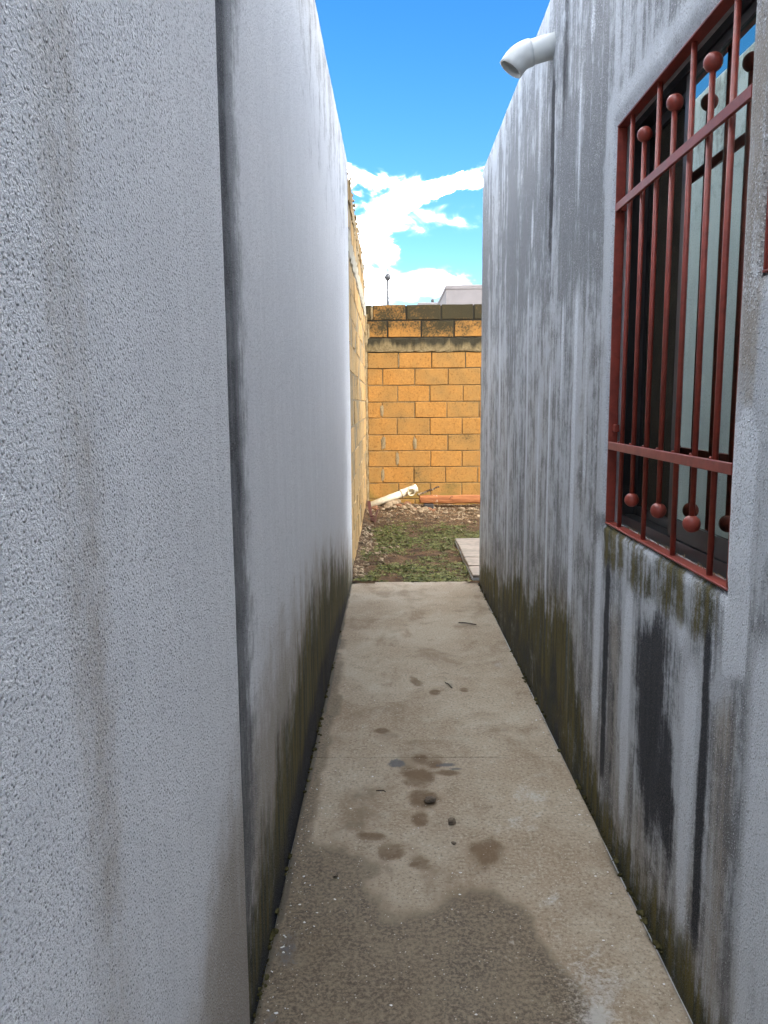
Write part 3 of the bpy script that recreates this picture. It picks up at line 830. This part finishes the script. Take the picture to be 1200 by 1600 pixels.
def scatter_stones(name, n, area, rr, m, label, seed):
    rnd = random.Random(seed); vs = []; fs = []
    tmp = nb(); bmesh.ops.create_icosphere(tmp, subdivisions=1, radius=1)
    tmp.verts.ensure_lookup_table(); bv = [v.co.copy() for v in tmp.verts]; bf = [[v.index for v in f.verts] for f in tmp.faces]; tmp.free()
    pts = []
    while len(pts) < n:
        x, y = area(rnd)
        pts.append((x, y))
    P = np.array(pts); Zs = yard_h(P[:, 0], P[:, 1])
    for (x, y), z in zip(pts, Zs):
        r = rr[0] + (rr[1]-rr[0])*rnd.random()**3
        rot = Matrix.Rotation(rnd.uniform(0, 6), 3, 'Z') @ Matrix.Rotation(rnd.uniform(0, 3), 3, 'X')
        b0 = len(vs); sx, sy, sz = rnd.uniform(.7, 1.4), rnd.uniform(.7, 1.2), rnd.uniform(.4, .9)
        for c in bv:
            q = rot @ Vector((c.x*sx, c.y*sy, c.z*sz)); k = rnd.uniform(.75, 1.15)
            vs.append((x+q.x*r*k, y+q.y*r*k, z+r*.3+q.z*r*k*.8))
        fs += [[b0+i for i in f] for f in bf]
    me = bpy.data.meshes.new(name); me.from_pydata(vs, [], fs); me.materials.append(m)
    o = link(bpy.data.objects.new(name, me)); return tag(o, label, 'gravel', kind='stuff')
def area_heap(r):
    return r.uniform(-.29, 1.6), 9.95 - abs(r.gauss(0, 1.0))
def area_side(r):
    y = r.uniform(5.70, 8.2); return -.285 + abs(r.gauss(0, .10))*(1.4 if 6.2 < y < 7.3 else .6), y
def area_all(r): return r.uniform(-.28, 1.6), r.uniform(5.72, 9.8)
scatter_stones('gravel', 2200, area_heap, (.005, .020), M['gravel'], 'loose pale gravel chips scattered below the orange wall', 1)
scatter_stones('gravel', 420, area_side, (.006, .028), M['gravel'], 'loose grey gravel along the foot of the pale yellow wall', 2)
scatter_stones('gravel', 600, area_all, (.004, .012), M['stone_red'], 'small reddish stones strewn among the weeds', 3)

# low weeds and dry leaves
def leaves(name, n, area, size, m, label, cat, seed, lift):
    rnd = random.Random(seed); vs = []; fs = []
    pts = [area(rnd) for _ in range(n)]
    P = np.array(pts); Zs = yard_h(P[:, 0], P[:, 1])
    for (x, y), z in zip(pts, Zs):
        for k in range(lift[2]):
            a = rnd.uniform(0, 6.28); L = size*rnd.uniform(.5, 1.3); w_ = L*rnd.uniform(.2, .38); t = rnd.uniform(lift[0], lift[1])
            d = Vector((math.cos(a)*math.cos(t), math.sin(a)*math.cos(t), math.sin(t))); s_ = Vector((-math.sin(a), math.cos(a), 0))
            b = Vector((x+rnd.gauss(0, .012), y+rnd.gauss(0, .012), z+.002)); i0 = len(vs)
            mid = b+d*L*.55+Vector((0, 0, L*.06)); tip = b+d*L-Vector((0, 0, L*.08))
            vs += [tuple(b), tuple(mid-s_*w_), tuple(tip), tuple(mid+s_*w_)]
            fs += [(i0, i0+1, i0+2), (i0, i0+2, i0+3)]
    me = bpy.data.meshes.new(name); me.from_pydata(vs, [], fs); me.materials.append(m)
    return tag(link(bpy.data.objects.new(name, me)), label, cat, kind='stuff')
def area_weed(r):
    while True:
        x, y = r.uniform(-.27, 1.6), 5.655 + 3.2*r.random()**1.35
        d = fbm(np.array([x*4.5]), np.array([y*2.6]), 301, 3)[0]
        if d + r.uniform(-.16, .16) > .45 + .10*max(0, (y-7.2)) - .05*(x > .1) and (x > -.15 or d > .54): return x, y
def area_litter(r): return r.uniform(-.28, 1.6), 5.75 + 3.7*math.sqrt(r.random())
leaves('weeds', 9000, area_weed, .019, M['leaf'], 'low green weeds covering the yard beyond the path', 'weeds', 5, (.05, .75, 5))
leaves('leaf_litter', 4500, area_litter, .026, M['dry_leaf'], 'dry brown leaf litter over the bare yard soil', 'leaves', 6, (-.1, .35, 1))

# paved strip behind the right house
pv = nb(); box(pv, .60, 3.2, 5.69, 7.28, -.10, .018)
pvo = tag(obj('paved_strip', pv, M['masonry']), kind='structure')
rnd = random.Random(8)
for i in range(6):
    for j in range(5):
        x0_, y0_ = .597+.44*i, 5.688+.32*j
        bm = nb(); box(bm, x0_+.004, x0_+.436, y0_+.004, y0_+.312, .004, .045+rnd.uniform(-.005, .006), .006)
        for v in bm.verts: v.co += Vector((rnd.uniform(-.004, .004), rnd.uniform(-.004, .004), 0))
        obj('paver', bm, M['paver'], pvo)

# plastic pipe with tee, leaning on the heap
A = Vector((-.258, 9.52, .062)); B = Vector((.320, 9.70, .258)); d = (B-A).normalized()
pp = thing('plastic_pipe', 'cream plastic pipe with tee fitting leaning on the rubble heap', 'pipe', A)
bm = nb(); pipe(bm, [A, A.lerp(B, .5), A.lerp(B, .93)], .043, .039, 24); rel(obj('tube', bm, M['pvc_cream'], pp, True), A)
bm = nb(); pipe(bm, [A.lerp(B, .66), A.lerp(B, .68), A.lerp(B, .98), B], .0495, .044, 24); tee = rel(obj('tee', bm, M['pvc_cream'], pp, True), A)
c0 = A.lerp(B, .86); bd = Vector((.16, -1, -.16)).normalized()
bm = nb(); pipe(bm, [c0+bd*.03, c0+bd*.09], .047, .041, 24); rel(obj('branch', bm, M['pvc_cream'], tee, True), A)
for q in (.665, .93):
    bm = nb(); pipe(bm, [A.lerp(B, q), A.lerp(B, q+.02)], .0525, .049, 24); rel(obj('rim', bm, M['pvc_cream'], tee, True), A)

# ribbed rusty rod
A = Vector((.33, 9.73, .165)); B = Vector((.61, 9.80, .262))
bm = nb(); n = 40; pts = [A.lerp(B, i/n) + Vector((0, 0, .004*math.sin(i*.4))) for i in range(n+1)]
tube(bm, pts, [(.019 if (i//2) % 2 else .011)*(1-.35*i/n) for i in range(n+1)], 10)
o = obj('metal_rod', bm, M['rust_rod'], None, True); tag(o, 'short ribbed rusty rod poking out past the cream pipe', 'rod')

# beam on supports
bm = nb(); rnd = random.Random(12); n = 22; R_ = []
for i in range(n+1):                                  # roughly squared log, worn round at the arrises
    x = .365 + 1.5*i/n; R_.append([])
    for k in range(14):
        a = 2*math.pi*(k+.5)/14; c, q = math.cos(a), math.sin(a); f = (abs(c)**3.2+abs(q)**3.2)**(-1/3.2)
        rr = f*(1+rnd.uniform(-.05, .05))*(.93 if i in (0, n) else 1)
        R_[-1].append(bm.verts.new((x+(rnd.uniform(-.02, .012) if i == 0 else 0), 9.71+.058*c*rr, .112+.052*q*rr+.004*math.sin(i*.9))))
for a, b in zip(R_, R_[1:]):
    for k in range(14): bm.faces.new((a[k], a[(k+1) % 14], b[(k+1) % 14], b[k]))
bm.faces.new(R_[0][::-1]); bm.faces.new(R_[-1])
tag(obj('wooden_beam', bm, M['beam']), 'weathered orange beam with flaking pale patches lying along the block wall', 'beam')
for i, (x, lab) in enumerate(((.47, 'dark damp brick propping the free end of the orange beam'), (1.5, 'dark damp brick under the middle of the orange beam'))):
    bm = nb(); box(bm, x-.06, x+.06, 9.64, 9.79, -.02, .062, .008)
    tag(obj('brick', bm, M['dark_brick']), lab, 'brick')

# bent maroon steel bracket leaning in the corner
br = thing('metal_bracket', 'bent maroon steel bracket propped against the pale yellow wall', 'bracket', (-.22, 8.9, 0))
def strip(pts, w_, th):
    bm = nb(); R_ = []
    for p in pts:
        p = Vector(p); R_.append([bm.verts.new(p+Vector(q)) for q in ((0, -th, 0), (w_, -th, 0), (w_, th, 0), (0, th, 0))])
    for a, b in zip(R_, R_[1:]):
        for k in range(4): bm.faces.new((a[k], a[(k+1) % 4], b[(k+1) % 4], b[k]))
    bm.faces.new(R_[0][::-1]); bm.faces.new(R_[-1]); return bm
obj('upright', strip([(-.055, .30, .16), (-.030, .05, .045), (.005, -.32, .02)], .035, .010), M['rust'], br)
obj('flange', strip([(.065, .12, .09), (.045, -.10, .05), (.035, -.42, .015)], .018, .006), M['rust'], br)
obj('cross_piece', strip([(-.015, -.20, .045), (.0, -.21, .055), (.045, -.22, .05)], .03, .008), M['rust'], br)

# ================================================================= BEYOND THE WALL
fh = thing('house', 'pale pinkish flat roofed house showing above the block wall', 'house', (1.26, 18, 0))
bm = nb(); box(bm, 0, 7, 0, 9, 0, 3.80); obj('wall', bm, M['pale_paint'], fh)
bm = nb(); box(bm, -.015, 7.015, -.015, 9.015, 3.80, 3.895, .01); obj('parapet', bm, M['pale_paint'], fh)
f2 = thing('house', 'low white roof edge peeking over the block wall beside the street lamp', 'house', (1.02, 28.5, 0))
bm = nb(); box(bm, 0, 8, 0, 8, 0, 4.70); obj('wall', bm, M['pale_paint'], f2)
bm = nb(); box(bm, -.03, 8.03, -.03, 8.03, 4.70, 4.82, .01); obj('parapet', bm, M['pale_paint'], f2)
bm = nb(); tube(bm, [(.55, 1, 4.8), (.55, 1, 5.0)], .03, 8); sphere(bm, (.55, 1, 5.0), .07, 8, 6); obj('roof_vent', bm, M['lamp_metal'], f2)
sl_ = thing('street_lamp', 'slim grey street lamp post with a round globe against the cloud', 'street lamp', (-.062, 30, 0))
bm = nb(); tube(bm, [(0, 0, 0), (0, 0, 2), (0, 0, 5.80)], [.07, .06, .045], 12); obj('post', bm, M['lamp_metal'], sl_, True)
bm = nb(); sphere(bm, (0, 0, 5.925), .125); obj('globe', bm, M['globe'], sl_, True)
bm = nb(); tube(bm, [(0, 0, 5.78), (0, 0, 5.83)], [.035, .07], 12); obj('collar', bm, M['lamp_metal'], sl_, True)
bm = nb(); tube(bm, [(0, 0, 6.03), (0, 0, 6.055)], [.07, .03], 12); obj('cap', bm, M['lamp_metal'], sl_, True)

# ================================================================= LITTER ON THE PATH
PK = [rock_mesh(20+i, M['pebble'], 1, .75) for i in range(3)]
for i, (x, y, r, lab) in enumerate([(.123, 2.431, .016, 'dark pebble sitting on the brown stain of the path'), (.185, 2.300, .013, 'pale flat pebble lying beside the round brown stain'),
        (.181, 2.181, .006, 'tiny dark pebble below the flat pebble on the path'), (-.16, 2.02, .006, 'tiny dark pebble in the damp patch by the stucco wall')]):
    o = bpy.data.objects.new('pebble', PK[i % 3]); o.location = (x, y, .001+r*.5); o.scale = (r*1.25, r, r*.8); o.rotation_euler.z = i*1.3
    link(o); tag(o, lab, 'pebble')
def twig(pts, r, lab):
    bm = nb(); tube(bm, pts, [r*.8, r, r, r*.5][:len(pts)], 6); tag(obj('twig', bm, M['twig']), lab, 'twig')
twig([(.25, 3.53, .005), (.262, 3.50, .010), (.275, 3.46, .006)], .0028, 'short dark curled twig on the path near the weathered wall')
twig([(.40, 4.55, .004), (.44, 4.52, .010), (.50, 4.50, .005)], .0030, 'thin dark twig on the path near its grassy end')
twig([(-.055, 2.50, .004), (-.045, 2.49, .010), (-.03, 2.495, .008), (-.022, 2.49, .004)], .0022, 'tiny crooked dark twig on the path above the damp patch')
# white flakes fallen from the stucco
rnd = random.Random(17); vs = []; fs = []
for i in range(230):
    k = rnd.random()
    if k < .45: x, y = -.285+abs(rnd.gauss(0, .045)), rnd.uniform(1.3, 2.6)
    elif k < .7: x, y = .625-abs(rnd.gauss(0, .05)), rnd.uniform(1.3, 3.5)
    else: x, y = rnd.uniform(-.28, .6), rnd.uniform(1.35, 3.6)
    r = .0006 + .0028*rnd.random()**2.5; a = rnd.uniform(0, 6); i0 = len(vs)
    for q in range(5):
        t = a+q*1.2566; rr = r*rnd.uniform(.5, 1.4); vs.append((x+rr*math.cos(t)*1.4, y+rr*math.sin(t), .0032+rnd.uniform(0, .002)))
    vs.append((x, y, .006)); fs += [(i0+q, i0+(q+1) % 5, i0+5) for q in range(5)]
me = bpy.data.meshes.new('paint_flakes'); me.from_pydata(vs, [], fs); me.materials.append(M['flake'])
tag(link(bpy.data.objects.new('paint_flakes', me)), 'tiny white flakes of stucco sprinkled on the path', 'flakes', kind='stuff')

# dry grass blown onto the window sill
rnd = random.Random(23); vs = []; fs = []
for i in range(60):
    x, y = rnd.uniform(XR+.036, GX-.016), W1[0]+.02+(W1[1]-W1[0]-.1)*rnd.random()**1.5; a = rnd.gauss(1.57, .5); L = rnd.uniform(.008, .035); w_ = .0012; z = W1[2]+.0045+rnd.uniform(0, .004); i0 = len(vs)
    c, s2 = math.cos(a)*L/2, math.sin(a)*L/2
    for q, ww in ((-1, w_), (-1, -w_), (1, -w_), (1, w_)): vs.append((max(XR+.033, min(GX-.014, x+q*c-ww*math.sin(a))), y+q*s2+ww*math.cos(a), z+.004*(q > 0)))
    fs.append((i0, i0+1, i0+2, i0+3))
me = bpy.data.meshes.new('dry_grass'); me.from_pydata(vs, [], fs); me.materials.append(M['dry_leaf'])
tag(link(bpy.data.objects.new('dry_grass', me)), 'bits of dry grass lying on the window sill behind the red grille', 'grass', kind='stuff')

rnd = random.Random(29); vs = []; fs = []
ico = nb(); bmesh.ops.create_icosphere(ico, subdivisions=1, radius=1); ico.verts.ensure_lookup_table()
iv = [v.co.copy() for v in ico.verts]; fi = [[v.index for v in f.verts] for f in ico.faces]; ico.free()
for i in range(900):
    left = rnd.random() < .5
    y = 1.3 + 4.3*rnd.random()**1.3
    if fbm(np.array([y*3.]), np.array([9. if left else 3.]), 401, 3)[0] < .42: continue
    x = (-.302 + abs(rnd.gauss(0, .007))) if left else (.640 - abs(rnd.gauss(0, .007)))
    r = .0015 + .006*rnd.random()**3; i0 = len(vs); sx, sy = rnd.uniform(.7, 1.5), rnd.uniform(.8, 2.2)
    for c in iv:
        k = rnd.uniform(.7, 1.2); vs.append((x+c.x*r*sx*k, y+c.y*r*sy*k, -.001+r*.3+c.z*r*k))
    fs += [[i0+q for q in f] for f in fi]
me = bpy.data.meshes.new('soil_crumbs'); me.from_pydata(vs, [], fs); me.materials.append(M['moss_crumb'])
tag(link(bpy.data.objects.new('soil_crumbs', me)), 'dark crumbs of soil and moss along the foot of both walls', 'soil', kind='stuff')
